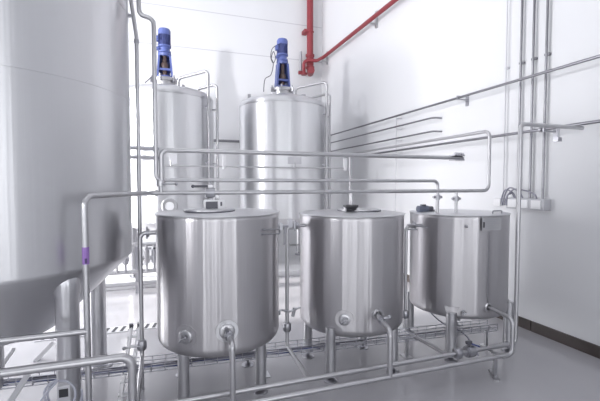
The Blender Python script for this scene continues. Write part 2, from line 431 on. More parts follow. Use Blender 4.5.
a = shell_hit(489, 232, T3, R0); m = MB().box((a.x, a.y, (.50+a.z)/2), (.006, .006, a.z-.5)).build('weld_seam', PIPED, t3)
OUT3 = shell_hit(488, 307, T3, R0)
n3o = V((OUT3.x-T3[0], OUT3.y-T3[1], 0)).normalized()
MB().lathe([(.045, -.03), (.045, .010), (.03, .016)], OUT3, n3o, n=28).build('outlet_flange', PIPE, t3)
MB().tube([(T3[0]+.18, T3[1]-.2, .40), (T3[0]+.18, T3[1]-.2, .33), (T3[0]+.02, T3[1]-.2, .33)], .025, bend=.05).build('drain_elbow', PIPE, t3)
# blue-grey motor lying at the back of lid 3
g = V((T3[0]-.375, T3[1]+.10, 1.486))
mt = MB().cyl(g+V((-.09, 0, .035)), g+V((.04, 0, .035)), .036, n=20).box(g+V((-.03, 0, .012)), (.1, .07, .024)).build('pump_head', BLUGR, t3)
MB().cyl(g+V((.04, 0, .035)), g+V((.10, 0, .035)), .028, n=16).box(g+V((.09, 0, .012)), (.05, .06, .024)).build('motor_end', DGREY, mt)
MB().box(g+V((-.02, 0, .075)), (.05, .05, .02), bev=.004).build('terminal_cover', DGREY, mt)

# ------------------------------------------------------------------ tall tanks at the back
def tall_tank(c, label, lh):
    R = .92; zs = 3.40; zb = 1.12; x, y = c
    t = thing('tall_mixing_tank', (x, y, 0), label, 'tank', 'two tall mixing tanks at the back')
    prof = [(R, zb)]
    prof += [(R, zb+.04+k*.44) for k in range(6)]
    prof += [(R, zs-.01), (R-.006, zs-.004), (R-.004, zs)]
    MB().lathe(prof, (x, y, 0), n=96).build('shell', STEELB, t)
    d = [(R-.004, zs)]+[(R-.13+.134*math.cos(D2R(a)), zs+.02+.13*math.sin(D2R(a))) for a in range(0, 66, 13)]
    r1 = d[-1][0]; z1 = d[-1][1]
    for k in range(1, 7):
        f = k/6; d.append((r1*(1-f), z1+(.15)*(1-(1-f)**2)))
    MB().lathe(d, (x, y, 0), n=96).build('dome_lid', STEELM, t)
    ztop = z1+.15
    MB().lathe([(R, zb), (R-.03, zb-.08), (R-.16, zb-.17), (.4, zb-.28), (0, zb-.33)], (x, y, 0), n=72).build('bottom_dish', STEELM, t)
    for a in (45, 135, 225, 315):
        p = pol(c, D2R(a), R-.10, 0)
        lg = MB().cyl((p.x, p.y, .2), (p.x, p.y, zb-.05), .07, n=24).build('leg', LEGM, t)
        MB().cyl((p.x, p.y, .12), (p.x, p.y, .15), .10, n=24).cyl((p.x, p.y, .15), (p.x, p.y, .21), .03).build('levelling_foot', PIPED, lg)
    nk = MB().lathe([(.20, ztop-.07), (.20, ztop+.10), (.235, ztop+.10), (.235, ztop+.145), (.215, ztop+.165), (0, ztop+.175)], (x, y, 0), n=40).build('neck', PIPE, t)
    for a in range(0, 360, 60):
        p = pol(c, D2R(a+10), .245, ztop+.12)
        MB().box(p, (.05, .03, .09), rz=D2R(a+10)).cyl(p+V((0, 0, .04)), p+V((0, 0, .08)), .018, n=10).build('swing_bolt', PIPED, nk)
    # agitator: lantern, gearbox, finned motor, cowl
    za = ztop+.17; zl = za+lh
    ag = MB().lathe([(0, zl+.26), (.085, zl+.26), (.085, zl), (0, zl)], (x, y, 0), n=24).build('agitator', BLUE, t)
    lm = MB()
    lm.lathe([(0, za), (.165, za), (.165, za+.03), (0, za+.03)], (x, y, 0), n=28)
    lm.lathe([(0, zl-.03), (.115, zl-.03), (.125, zl), (.125, zl+.025), (0, zl+.025)], (x, y, 0), n=28)
    for (sx, w) in ((-1, .2), (1, .2)):
        a0 = V((x+sx*.135, y, za+.03)); a1 = V((x+sx*.10, y, zl-.03))
        lm.bar(a0, a1, w, .035, upv=(sx, 0, .1))
    lm.box((x, y, za+.16), (.24, .17, .04))
    lm.box((x, y+.09, (za+zl)/2), (.20, .02, zl-za-.05))
    lm.build('lantern', BLUE, ag)
    MB().cyl((x, y-.01, za), (x, y-.01, zl), .045, n=16).lathe([(.07, za+.17), (.075, za+.19), (.075, za+.27), (.06, za+.29)], (x, y-.01, 0), n=20).build('shaft', BROWN, ag)
    MB().lathe([(.085, zl+.02), (.12, zl+.04), (.12, zl+.07), (.10, zl+.085), (.10, zl+.13), (.125, zl+.145), (.125, zl+.175), (.085, zl+.19)], (x, y, 0), n=28).box((x-.12, y-.04, zl+.10), (.06, .07, .06), bev=.006).build('gearbox', BLUE, ag)
    mm = MB().cyl((x, y, zl+.17), (x, y, zl+.40), .098, n=28)
    for k in range(24):
        p = pol(c, D2R(15*k), .105, zl+.295); mm.box(p, (.024, .006, .2), rz=D2R(15*k))
    mm.build('motor', BLUED, ag)
    MB().lathe([(.118, zl+.375), (.118, zl+.46), (.10, zl+.495), (.06, zl+.51), (0, zl+.515)], (x, y, 0), n=28).build('fan_cowl', BLUE, ag)
    MB().box((x-.135, y-.04, zl+.29), (.06, .09, .10), bev=.008).build('junction_box', BLUE, ag)
    # vent pipes looping over the right shoulder and running down the shell
    for (ai, ri, ao, ro, zt, nm) in ((-35, .30, -40, .995, 3.91, 'vent_pipe'), (-12, .62, -20, 1.02, 3.75, 'vent_pipe')):
        a = pol(c, D2R(ai), ri, ztop-.02 if ri < .5 else zs+.17); b = pol(c, D2R(ao), ro, 0)
        MB().tube([a-V((0, 0, .06)), a+V((0, 0, .17)) if ri < .5 else a+V((0, 0, .10)), V((b.x, b.y, zt)), V((b.x, b.y, 1.0)), V((b.x-.15, b.y+.1, .9))], .026, bend=.08).build(nm, PIPE, t)
        mbk = MB()
        for z in (3.25, 2.2): mbk.bar(V((b.x, b.y, z)), pol(c, D2R(ao), R-.01, z), .02, .03)
        mbk.build('pipe_clip', PIPED, t)
    # lifting lug
    p = pol(c, D2R(196), .80, zs+.13)
    MB().box(p+V((0, 0, .02)), (.06, .02, .16)).build('lifting_lug', PIPED, t)
    for a in (10, 60, -60):
        p = pol(c, D2R(a), .60, zs+.16)
        MB().cyl(p, p+V((0, 0, .06)), .03, n=14).cyl(p+V((0, 0, .05)), p+V((0, 0, .075)), .045, n=14).build('lid_nozzle', PIPED, t)
    return t, ztop, za, zl
B1, B2 = (.03, 8.15), (2.42, 8.15)
b1, ZT, ZA, ZL = tall_tank(B1, 'tall domed steel tank with blue agitator, behind the nearest process tank', .45)
b2, _a, _b, ZL2_ = tall_tank(B2, 'tall domed steel tank with blue agitator beside the red riser corner', .54)
# rating plates and their stand-off rail, sight glass
p = shell_hit(170.5, 159, B1, .915); MB().bar(p+V((-.11, 0, 0)), p+V((.11, -.0, 0)), .012, .17).build('rating_plate', LGREY, b1)
p = shell_hit(294.5, 160.5, B2, .915); MB().bar(p+V((-.14, 0, 0)), p+V((.14, 0, 0)), .012, .14).build('rating_plate', LGREY, b2)
p = shell_hit(169.5, 206, B1, .91); n = V((p.x-B1[0], p.y-B1[1], 0)).normalized()
sg = MB().lathe([(.14, -.03), (.14, .03), (.125, .045), (.085, .045), (.08, .03), (0, .03)], p, n, n=32).build('sight_glass', PIPE, b1)
MB().lathe([(0, .036), (.078, .036)], p, n, n=32).build('lens', WHITEP, sg)
# cable of the second agitator
x, y = B2
MB().curve([(x-.16, y-.05, ZL2_+.33), (x-.24, y-.05, ZL2_+.25), (x-.27, y-.05, ZL2_+.08), (x-.22, y-.06, ZL2_-.04), (x-.17, y-.06, ZL2_+.06), (x-.21, y-.06, ZL2_+.2), (x-.26, y-.06, ZL2_+.06), (x-.22, y-.07, ZL2_-.06), (x-.28, y-.1, ZL2_-.3), (x-.42, y-.15, ZL2_-.42), (x-.45, y-.15, ZL2_-.68)], .009, n=6).build('motor_cable', DGREY, b2)
x, y = B1
MB().curve([(x-.15, y-.05, ZL+.26), (x-.19, y-.05, ZL+.1), (x-.17, y-.06, ZL-.15), (x-.2, y-.1, ZL-.4), (x-.36, y-.15, ZL-.6)], .009, n=6).build('motor_cable', DGREY, b1)

# plinth carrying the tall tanks, valve group under the left one
tag(MB().box((.9, 8.75, .06), (6.6, 3.1, .12), bev=.01).build('plinth', PLINTHM), 'low pale concrete plinth under the two tall tanks at the back', 'plinth')
vm = thing('valve_manifold', (-.35, 6.9, 0), 'steel valve manifold on a low frame below the left tall tank', 'manifold')
m = MB()
for z in (.16, .36, .80): m.tube([(-1.2, 6.9, z), (.75, 6.9, z)], .035)
m.build('header_pipe', PIPE, vm)
for x in (-1.1, -.45, .2, .7):
    MB().box((x, 6.9, .42), (.06, .05, .84)).build('post', PIPED, vm)
for k, x in enumerate((-.75, -.62, -.30, -.18, -.05)):
    v_ = MB().cyl((x, 6.86, .5), (x, 6.86, .72), .045, n=16).cyl((x-.06, 6.86, .58), (x+.06, 6.86, .58), .035, n=14).cyl((x, 6.86, .36), (x, 6.86, .80), .02, n=12).build('valve', PIPED if k % 2 else PIPE, vm)
    MB().box((x+.03, 6.84, .74), (.09, .03, .03)).build('hand_lever', BLACK if k % 2 else PIPED, v_)

# ------------------------------------------------------------------ service pipes over the row (plane Y = 3.45)
YP = 3.45
def pipe(name, pts, r, label, cat='pipe', m=None, bend=.07, group=None):
    o = thing(name, V(pts[0]) if True else 0, label, cat, group)
    MB().tube(pts, r, bend=bend).build('tube', m or PIPE, o)
    return o
ZH = at(300, 192, y=YP).z
rb = at(84.5, 205, y=2.75)
hb_ = at(150, 193, y=YP)
up0 = at(488.5, 190, y=YP); zup = at(490, 131, y=YP).z
bk = at(350, 160, x=up0.x)
ZB = zup
H = pipe('supply_pipe', [(rb.x, rb.y, 0), (rb.x, rb.y, ZH), (hb_.x, YP, ZH), (up0.x, YP, ZH), (up0.x, YP, zup), (up0.x, bk.y, zup), (up0.x, bk.y, .45), (up0.x, 8.15, .45), (2.55, 8.15, .45), (2.55, 8.15, .82)], .019,
         'long steel supply pipe rising at left with purple tape and crossing above the tanks')
MB().cyl((rb.x, rb.y, 0), (rb.x, rb.y, .012), .06).build('floor_flange', PIPED, H)
ferrule((hb_.x+.05, YP, ZH), (1, 0, 0), .026, .02).build('union', PIPE, H)
tp = at(86, 264, y=2.75).z; tq = at(86, 247, y=2.75).z
MB().cyl((rb.x, rb.y, tp), (rb.x, rb.y, tq), .0205, n=20).build('tape_band', PURPLE, H)
MB().box((rb.x+.004, rb.y-.0195, tp+.022), (.012, .006, .032)).build('tape_print', DPURP, H)
# fork where the vertical supply from above meets
xf = at(161, 186, y=YP).x
fk = MB().cyl((xf, YP, ZH), (xf, YP, ZH+.06), .016, n=14).lathe([(.03, ZH+.055), (.036, ZH+.06), (.036, ZH+.10), (.03, ZH+.105), (0, ZH+.105)], (xf, YP, 0), n=20).build('fork_socket', PIPE, H)
MB().tube([(xf, YP-.03, ZH+.075), (xf+.11, YP-.05, ZH+.075)], .006, n=8).sphere((xf+.12, YP-.05, ZH+.075), .014).build('lever', PIPED, fk)
# valve to tank 1, drop to tank 2 and to tank 3
vx = at(210, 190, y=YP).x
vv = valve((vx, YP, ZH), (1, 0, 0), H, handle=(-.145, -.03, .055), s=1.15, hm=DGREY)
MB().cyl((vx, YP, ZH-.02), (vx, YP, 1.685), .016, n=12).box((vx+.005, YP, ZH+.052), (.05, .05, .04), bev=.005).box((vx+.05, YP, ZH-.035), (.05, .03, .03)).build('drop', PIPE, H)
vx2 = hb.x+.0
MB().tube([(vx2, YP, ZH), (vx2, YP, 1.594)], .010).build('drop', PIPE, H)
vx3 = at(456, 200, y=YP).x
MB().tube([(vx3, YP, ZH), (vx3, YP, 1.492)], .016).build('drop', PIPE, H)
valve((vx3, YP, ZH-.085), (0, 0, 1), H, s=.75)
MB().cyl((vx3-.055, YP, ZH-.085), (vx3+.055, YP, ZH-.085), .014, n=12).build('valve_stem', PIPED, H)

za1 = at(300, 153.7, y=YP).z; xe = at(462, 158, y=YP).x; xl = at(161.3, 150, y=YP).x
A1 = pipe('overhead_pipe', [(xl, YP, ZH+.104), (xl, YP, za1), (xe-.02, YP, za1)], .021, 'upper straight steel pipe of the bundle crossing in front of the tall tanks', bend=.05)
g_ = V((xe-.05, YP, za1))
ec = MB().box(g_+V((-.02, 0, -.022)), (.12, .10, .018)).box(g_+V((-.02, 0, .026)), (.13, .10, .012)).build('end_clamp', PIPED, A1)
m = MB()
for k in range(4): m.cyl(g_+V((-.07+.034*k, -.03, .03)), g_+V((-.07+.034*k, -.03, .055)), .013, n=10)
m.cyl(g_+V((.03, 0, 0)), g_+V((.055, 0, -.01)), .026, n=14)
m.build('clamp_bolts', PIPED, ec)
za2 = at(300, 180.5, y=YP).z; x2e = at(437.5, 190, y=YP).x
A2 = pipe('overhead_pipe', [(xf+.036, YP-.0, za2-.0), (x2e, YP, za2), (x2e, YP, 1.492)], .017, 'thinner steel pipe below the upper one, dropping onto the right tank lid', bend=.05)
valve((x2e, YP, ZH-.065), (0, 0, 1), A2, s=.75)
MB().cyl((x2e-.055, YP, ZH-.065), (x2e+.055, YP, ZH-.065), .014, n=12).build('valve_stem', PIPED, A2)
# supply from above, beside the big tank
pb = at(155, 100, y=YP)
pz = at(155, 17, y=YP).z; px2 = at(139, 12, y=YP).x
PB = pipe('down_pipe', [(px2-.015, YP, 5.6), (px2, YP, pz+.03), (px2+.02, YP, pz), (pb.x, YP, pz-.02), (pb.x, YP, ZH+.13), (xf, YP, ZH+.10)], .018, 'steel down pipe with a sideways jog, nearest to the left tall tank', bend=.06)
pa = at(138.5, 150, y=3.62); paz = at(138, 38, y=3.62).z; pat = at(131, 0, y=3.62)
PA = pipe('down_pipe', [pat+(pat-V((pa.x, 3.62, paz)))*1.6, (pa.x, 3.62, paz), (pa.x, 3.62, 0)], .016, 'straight steel down pipe with slanted top, hugging the huge left tank', bend=.04)
ferrule((pa.x, 3.62, paz-.03), (0, 0, 1), .021, .03).build('union', PIPED, PA)
q = at(134, 17, y=3.62)
MB().bar((q.x, 3.62, q.z), (LC[0]+LR-.02, 3.62, q.z+.01), .03, .022).build('tank_bracket', PIPED, PA)

# ------------------------------------------------------------------ floor pipes in front (P1 higher/rear, P2 lower/front)
Y1, Y2 = 2.86, 2.71
Z1 = at(330, 375.5, y=Y1).z; Z2 = at(330, 388, y=Y2).z
rx = at(517.5, 250, y=Y1).x; zr = at(521, 124, y=Y1).z
XW = 4.06
P1 = pipe('drain_header_pipe', [(-.22, 1.6, Z1), (-.22, Y1, Z1), (rx, Y1, Z1), (rx, Y1, zr), (XW+.0, Y1, zr)], .020, 'steel floor pipe behind, with blue-levered valve, rising tall at right to the wall', bend=.06)
vx = at(469.5, 352, y=Y1).x
v_ = valve((vx, Y1, Z1), (1, 0, 0), P1, s=1.3)
MB().cyl((vx, Y1, Z1+.02), (vx, Y1, Z1+.085), .012, n=10).box((vx-.01, Y1, Z1+.085), (.06, .03, .03), bev=.005).build('valve_bonnet', DGREY, v_)
MB().bar((vx+.01, Y1-.02, Z1+.075), (vx+.085, Y1-.03, Z1+.045), .022, .012).build('blue_lever', CABLE, v_)
MB().lathe([(.022, -.035), (.044, -.03), (.048, -.01), (.048, .01), (.04, .03), (.022, .035)], (at(458, 354, y=Y1).x, Y1, Z1), (1, 0, 0), n=24).build('check_valve', PIPED, P1)
# small drop stub under the tall branch
q = at(558, 124, y=Y1)
MB().cyl((q.x, Y1, zr), (q.x, Y1, zr-.12), .014, n=12).box((q.x, Y1, zr-.13), (.05, .05, .04)).build('drip_stub', PIPED, P1)
# support stand
sx_ = at(494, 372, y=2.80)
ST = thing('pipe_stand', (sx_.x, 2.80, 0), 'short steel stand with flat foot holding the two floor pipes at right', 'stand')
MB().box((sx_.x, 2.80, .006), (.05, .22, .012), rz=-.55).build('foot_plate', PIPE, ST)
MB().box((sx_.x, 2.79, Z1/2-.012), (.035, .025, Z1-.02)).build('post', LEGM, ST)
MB().box((sx_.x, (Y1+Y2)/2, Z1-.026), (.03, .20, .010)).build('cross_arm', LEGM, ST)
# lower front pipe with the three outlets
o1 = shell_hit(227, 331, T1, R0); ox1 = at(232.5, 370, y=Y2).x
P2 = pipe('drain_header_pipe', [(-.05, 1.6, Z2), (-.05, Y2, Z2), (at(512.5, 330, y=Y2).x, Y2, Z2), (at(512.5, 330, y=Y2).x, Y2, OUT3.z+.0), V((OUT3.x, OUT3.y, OUT3.z))+n3o*.09, OUT3], .020, 'front steel floor pipe collecting the outlets of the three process tanks', bend=.055)
b1_ = MB().tube([o1-n1*.0, V((ox1-.0, Y2+.05, o1.z-.015)), (ox1, Y2, o1.z-.03), (ox1, Y2, Z2)], .021, bend=.05).build('outlet_branch', PIPE, P2)
valve(o1.lerp(V((ox1, Y2+.03, o1.z-.01)), .5), (V((ox1, Y2, o1.z-.02))-o1), b1_, handle=None, s=.8)
MB().tube([o1+n1*.08+V((0, 0, .0)), o1+n1*.08+V((-.02, -.02, .06))], .012, n=8).build('outlet_tap', PIPED, P2)
ox2 = at(390, 350, y=Y2).x
mid2 = V((ox2, Y2, OUT2.z-.02))
b2_ = MB().tube([OUT2, mid2, (ox2, Y2, Z2)], .022, bend=.06).build('outlet_branch', PIPE, P2)
vm2 = OUT2.lerp(mid2, .40)
v_ = valve(vm2, mid2-OUT2, b2_, s=.85)
MB().tube([vm2+V((.0, -.03, .03)), vm2+V((.03, -.05, .04))], .014, n=10).sphere(vm2+V((.04, -.055, .045)), .02).build('outlet_tap', PIPED, P2)

# ------------------------------------------------------------------ filling lines at the left flank of each tank
def flank(name_u, v_top, v_bot, tank, R, yv, endp, label, v_un, mid_valve=None):
    x = at(name_u, (v_top+v_bot)/2, y=yv).x
    zt = at(name_u, v_top, y=yv).z; zb = at(name_u, v_bot, y=yv).z
    c = tank
    dy = yv-c[1]; xs = c[0]-math.sqrt(R*R-dy*dy)
    o = pipe('filling_pipe', [(xs+.01, yv, zt), (x, yv, zt), (x, yv, zb), endp], .018, label, bend=.05, group='filling pipes at the left flanks of the process tanks')
    xm = (xs+x)/2
    MB().cyl((xm-.012, yv, zt), (xm+.012, yv, zt), .034, n=18).cyl((xm-.006, yv, zt-.05), (xm-.006, yv, zt+.05), .008, n=8).build('clamp', PIPED, o)
    zu = at(name_u, v_un, y=yv).z
    u_ = MB().lathe([(.02, -.045), (.034, -.038), (.04, -.02), (.04, .02), (.034, .038), (.02, .045)], (x, yv, zu), n=20).build('union_valve', PIPED, o)
    return o, x, zt, u_, zu
e1 = V((at(137, 401, y=Y1).x-.0, Y1, Z1))
o, x, zt, u_, zu = flank(141, 233, 357, T1, R0, 3.45, e1, 'curved-top steel filling pipe between huge tank and nearest process tank', 345)
MB().tube([(x, 3.45-.03, zu), (x-.12, 3.45-.05, zu+.01)], .006, n=8).sphere((x-.13, 3.45-.05, zu+.01), .016).build('lever', PIPED, u_)
e2 = at(309, 377, y=Y1); e2.z = Z1
o, x, zt, u_, zu = flank(287, 226, 346, T2, R0, 3.52, e2, 'steel filling pipe standing between the nearest and the middle process tank', 327)
tm = MB().tube([(x-.11, 3.49, zt+.0), (x+.11, 3.49, zt+.005)], .013, n=8).tube([(x-.03, 3.49, zt-.17), (x-.03, 3.49, zt)], .012, n=8)
tm.box((x+.02, 3.49, zt+.03), (.04, .04, .08)).box((x-.07, 3.49, zt+.0), (.03, .04, .07)).box((x+.06, 3.49, zt+.015), (.018, .04, .07)).build('top_clamp', PIPED, o)
z3 = at(287, 311, y=3.52).z
MB().tube([(x-.08, 3.5, z3-.02), (x-.08, 3.5, z3+.03), (x-.02, 3.5, z3+.01), (x+.02, 3.5, z3-.0), (x+.13, 3.5, z3+.03)], .010, bend=.02, n=8).cyl((x+.05, 3.5, z3-.05), (x+.07, 3.5, z3+.03), .017, n=10).build('bleed_valve', PIPED, o)
e3 = at(448, 353, y=Y1); e3.z = Z1
o, x, zt, u_, zu = flank(405.5, 226, 331, T3, R0, 3.55, e3, 'steel filling pipe standing between the middle and the right process tank', 314)
MB().tube([(x-.02, 3.50, zt+.02), (x+.06, 3.45, zt+.015), (x+.17, 3.42, zt-.01)], .010, bend=.02, n=8).tube([(x-.03, 3.5, zt-.03), (x+.08, 3.46, zt-.03)], .008, n=8).build('top_clamp', PIPED, o)
# thin drain line of the right tank
tag(MB().curve([(2.70, 3.62, .50), (2.72, 3.6, .44), (2.82, 3.45, .30), (3.0, 3.3, .20), (3.05, 3.15, .02)], .008, n=8).build('drain_hose', GCABLE), 'thin dark hose sagging below the right process tank', 'hose')

# ------------------------------------------------------------------ pipes at lower left
ZL1 = at(40, 336.5, y=2.75).z
L1 = pipe('floor_pipe', [(-2.6, 2.75, ZL1), (rb.x, rb.y, ZL1)], .020, 'steel pipe entering at left below the cone and meeting the taped riser', bend=.05)
YL2 = 2.60; ZL2 = at(60, 365.5, y=YL2).z; xl2 = at(132.5, 385, y=YL2).x
L2 = pipe('floor_pipe', [(-2.6, YL2, ZL2), (xl2, YL2, ZL2), (xl2, YL2, 0)], .026, 'thick steel pipe at lower left turning straight down to the floor', bend=.07)
MB().cyl((xl2, YL2, 0), (xl2, YL2, .012), .07).build('floor_flange', PIPED, L2)

# ------------------------------------------------------------------ wire cable tray with cables
ta, tb = V((-1.9, 3.70, .20)), V((3.42, 3.34, .20))
TR = thing('cable_tray', ta.lerp(tb, .5)*1.0-V((0, 0, .2)), 'long galvanised wire cable tray running low beneath the process tanks', 'cable tray')
d = (tb-ta).normalized(); s_ = V((0, 0, 1)).cross(d)
m = MB(); W = .075; Hh = .07
for (o_, z) in ((-W, Hh), (-W, Hh*.5), (-W, 0), (-W*.33, 0), (W*.33, 0), (W, 0), (W, Hh*.5), (W, Hh)):
    m.tube([ta+s_*o_+V((0, 0, z)), tb+s_*o_+V((0, 0, z))], .0040, n=6)
n_ = int((tb-ta).length/.11)
for k in range(n_+1):
    p = ta.lerp(tb, k/n_)
    m.tube([p-s_*W+V((0, 0, Hh)), p-s_*W, p+s_*W, p+s_*W+V((0, 0, Hh))], .0034, bend=.012, n=5, segs=2)
m.build('wire_basket', GALV, TR)
for f in (.02, .305, .52, .80, .985):
    p = ta.lerp(tb, f)
    MB().box((p.x, p.y, .098), (.025, .03, .195)).box((p.x, p.y, .005), (.08, .12, .01)).build('support_foot', LEGM, TR)
def cable(off, z, r, m_, label, f0, f1):
    pts = []
    N_ = 26
    for k in range(N_+1):
        p = ta.lerp(tb, f0+(f1-f0)*k/N_); pts.append(p+s_*(off+.012*math.sin(k*1.7+off*90))+V((0, 0, z+.004*math.sin(k*2.3))))
    return tag(MB().curve(pts, r, n=8, res=3).build('cable', m_), label, 'cable')
cable(-.035, .016, .007, CABLE, 'blue cable lying in the wire tray at left', .0, .62)
cable(.0, .017, .010, GCABLE, 'thick grey cable lying along the middle of the wire tray', .0, .66)
cable(.04, .015, .007, DGREY, 'dark thin cable lying along the rear side of the wire tray', .02, .95)

# ------------------------------------------------------------------ hose, box and struts at lower left
cp = []
for k in range(29):
    a = D2R(-100+k*26); q = at(67-(k/28)*10+(17-k*.12)*math.cos(a), 395+(16-k*.1)*math.sin(a), y=2.712-.004*k+.006*math.sin(k)); cp.append(q)
cp = [at(84, 428, y=2.70), at(83, 408, y=2.70)]+cp[3:]+[at(36, 410, y=2.58), V((-.80, 2.58, .12)), V((-.88, 2.5, .012)), V((-1.1, 2.45, .012))]
tag(MB().curve(cp, .0065, n=8, res=4).build('coiled_hose', HOSE), 'thin grey hose looped in two coils in front of the huge tank leg', 'hose')
jb = at(64, 398, y=2.74)
JB = thing('junction_box', (jb.x, 2.74, 0), 'small grey box with dark window on a post at the big tank leg', 'box')
MB().box((jb.x, 2.76, jb.z-.0), (.075, .05, .16), bev=.006).box((jb.x, 2.77, (jb.z-.08)/2), (.03, .03, jb.z-.08)).build('casing', LGREY, JB)
MB().box((jb.x, 2.733, jb.z+.035), (.05, .006, .05)).build('dark_window', BLACK, JB)
LD = thing('step_ladder', (-.16, 3.95, 0), 'white folded step ladder leaning behind the filling pipe near the huge tank', 'ladder')
ltop = at(134.5, 327, y=4.3); lb = at(121, 402, y=3.25)
for k, dx in enumerate((-.03, .045)):
    a_ = ltop+V((dx, 0, 0)); f_ = V((lb.x+dx*.8, 3.35, 0.0))
    MB().bar(f_, a_, .03, .022, upv=(0, 1, .4)).build('rail', WHITEP, LD)
    MB().box(a_+V((0, 0, .015)), (.036, .045, .05)).build('end_cap', DGREY, LD)
for k in range(1, 7):
    c0 = V((lb.x, 3.35, 0)).lerp(ltop, k/7); MB().box(c0, (.10, .05, .012)).build('tread', WHITEP, LD)
# slanted struts below the cone
for k, (ua, va, ub, vb, yy, w, lab) in enumerate(((2, 366, 14, 349, 3.75, .03, 'thin white slanted brace under the cone at the picture\'s left edge'), (9, 404, 33, 366, 3.4, .055, 'broad pale slanted brace beside the hose, under the cone'), (40, 356.5, 53, 343, 4.6, .05, 'far pale slanted brace seen between cone and thick leg'))):
    a_ = at(ua, va, y=yy); b_ = at(ub, vb, y=yy+.15)
    dr = (b_-a_).normalized(); a_ = a_-dr*(a_.z/dr.z)
    tag(MB().bar(a_, b_, w*.7, .03, upv=(0, -1, .2)).build('slanted_brace', LGREY), lab, 'brace', 'slanted braces under the conical tank')

# floor grating behind
ga = at(108, 331, z=0); gb = at(159, 326, z=0)
GR = thing('floor_grating', (ga.x, ga.y, 0), 'slotted drain grating let into the pale floor behind the filling pipe', 'drain')
yg = ga.y
MB().box((ga.x+.35, yg, .004), (2.2, .20, .008)).build('frame', LGREY, GR)
m = MB()
for k in range(22):
    x = ga.x-.66+.092*k; m.bar(V((x-.015, yg-.08, .0095)), V((x+.015, yg+.08, .0095)), .035, .003)
m.build('slots', GRATEM, GR)

# ------------------------------------------------------------------ thin rail and hanger along the tall tanks
yr = 7.08; zr_ = at(250, 167, y=yr).z
RL = pipe('instrument_rail', [(at(165, 166, y=yr).x, yr, zr_), (at(346, 168, y=yr).x, yr, zr_)], .014, 'thin horizontal instrument tube passing in front of the two tall tanks')
for u in (171, 295):
    q = at(u, 166, y=yr); MB().cyl((q.x, yr, zr_), (q.x, yr, zr_+.10), .012, n=8).cyl((q.x, yr, zr_), (q.x, 7.28, zr_), .01, n=8).build('stub', PIPE, RL)
q = at(224, 162, y=yr)
for u, dz in ((224, .1), (345, .1)):
    q = at(u, 162, y=yr); MB().box((q.x, yr, zr_+.10), (.07, .05, .20), bev=.008).cyl((q.x, yr, zr_-.04), (q.x, yr, zr_), .03, n=12).build('gauge', WHITEP, RL)
# dark pipes: one on the back wall between the tall tanks, two entering the left tall tank
z = at(230, 141, y=10.2).z
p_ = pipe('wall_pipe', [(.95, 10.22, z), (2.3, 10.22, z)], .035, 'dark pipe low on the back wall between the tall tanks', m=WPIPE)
for x in (1.05, 2.2): MB().box((x, 10.29, z), (.05, .12, .09)).build('bracket', WPIPE, p_)
for v, lab in ((148.5, 'upper grey pipe entering the left flank of the left tall tank'), (157.5, 'lower grey pipe entering the left flank of the left tall tank')):
    q = at(157, v, y=7.12)
    pipe('inlet_pipe', [(-2.6, 7.12, q.z), (q.x, 7.12, q.z), (q.x, 7.27, q.z)], .032, lab, m=PIPED, bend=.05)

# ------------------------------------------------------------------ pipes along the right wall
def wallpipe(pa_, pb_, r, label, ends=(0, 0), brackets=(), x=XW, extend=0):
    A = at(*pa_, x=x); B = at(*pb_, x=x); z = (A.z+B.z)/2
    pts = [(x, A.y, z), (x, B.y, z)]
    if ends[1]: pts += [(XR-.005, B.y-.0, z)]
    if extend: pts[1] = (x, B.y-extend, z)
    if ends[0]: pts = [(XR-.005, A.y, z)]+pts
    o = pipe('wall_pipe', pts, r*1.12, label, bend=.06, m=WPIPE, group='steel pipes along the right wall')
    for yb_ in brackets:
        k = MB().box(((x+XR)/2, yb_, z-r-.008), (XR-x, .03, .016)).box((XR-.008, yb_, z-.03), (.016, .05, .16)).box((x, yb_, z), (2*r+.02, .02, 2*r+.03))
        k.build('wall_bracket', PIPED, o)
    return o, z
W1, zW1 = wallpipe((330, 137), (600, 52), .015, 'topmost steel pipe climbing along the right wall to the right edge', brackets=(at(466, 99, x=4.2).y, 1.9, -1.2), extend=6.2)
W2, zW2 = wallpipe((330, 145), (433, 114.4), .013, 'second steel wall pipe from the top, hooked into the right wall', ends=(0, 1), )
W3, zW3 = wallpipe((330, 153), (433, 128.6), .013, 'third steel wall pipe from the top, hooked into the right wall', ends=(0, 1), )
W4, zW4 = wallpipe((360, 155), (600, 123), .016, 'lowest steel wall pipe, joined by the tall riser near right edge', brackets=(at(545, 131, x=XW).y, 1.9, -1.2), extend=6.2)
ferrule((XW, at(541, 131, x=XW).y, zW4), (0, 1, 0), .03, .03).build('union', PIPED, W4)
HG = at(396, 116, x=4.10)
hr = MB().cyl((4.11, HG.y, .0), (4.11, HG.y, zW1), .007, n=10)
for z in (zW1-.03, zW2-.03, zW3-.03, zW4-.03): hr.box((4.165, HG.y, z), (.13, .014, .010))
tag(hr.build('pipe_hanger', LGREY), 'slim pale upright carrying the right wall pipes behind the middle tank', 'support')
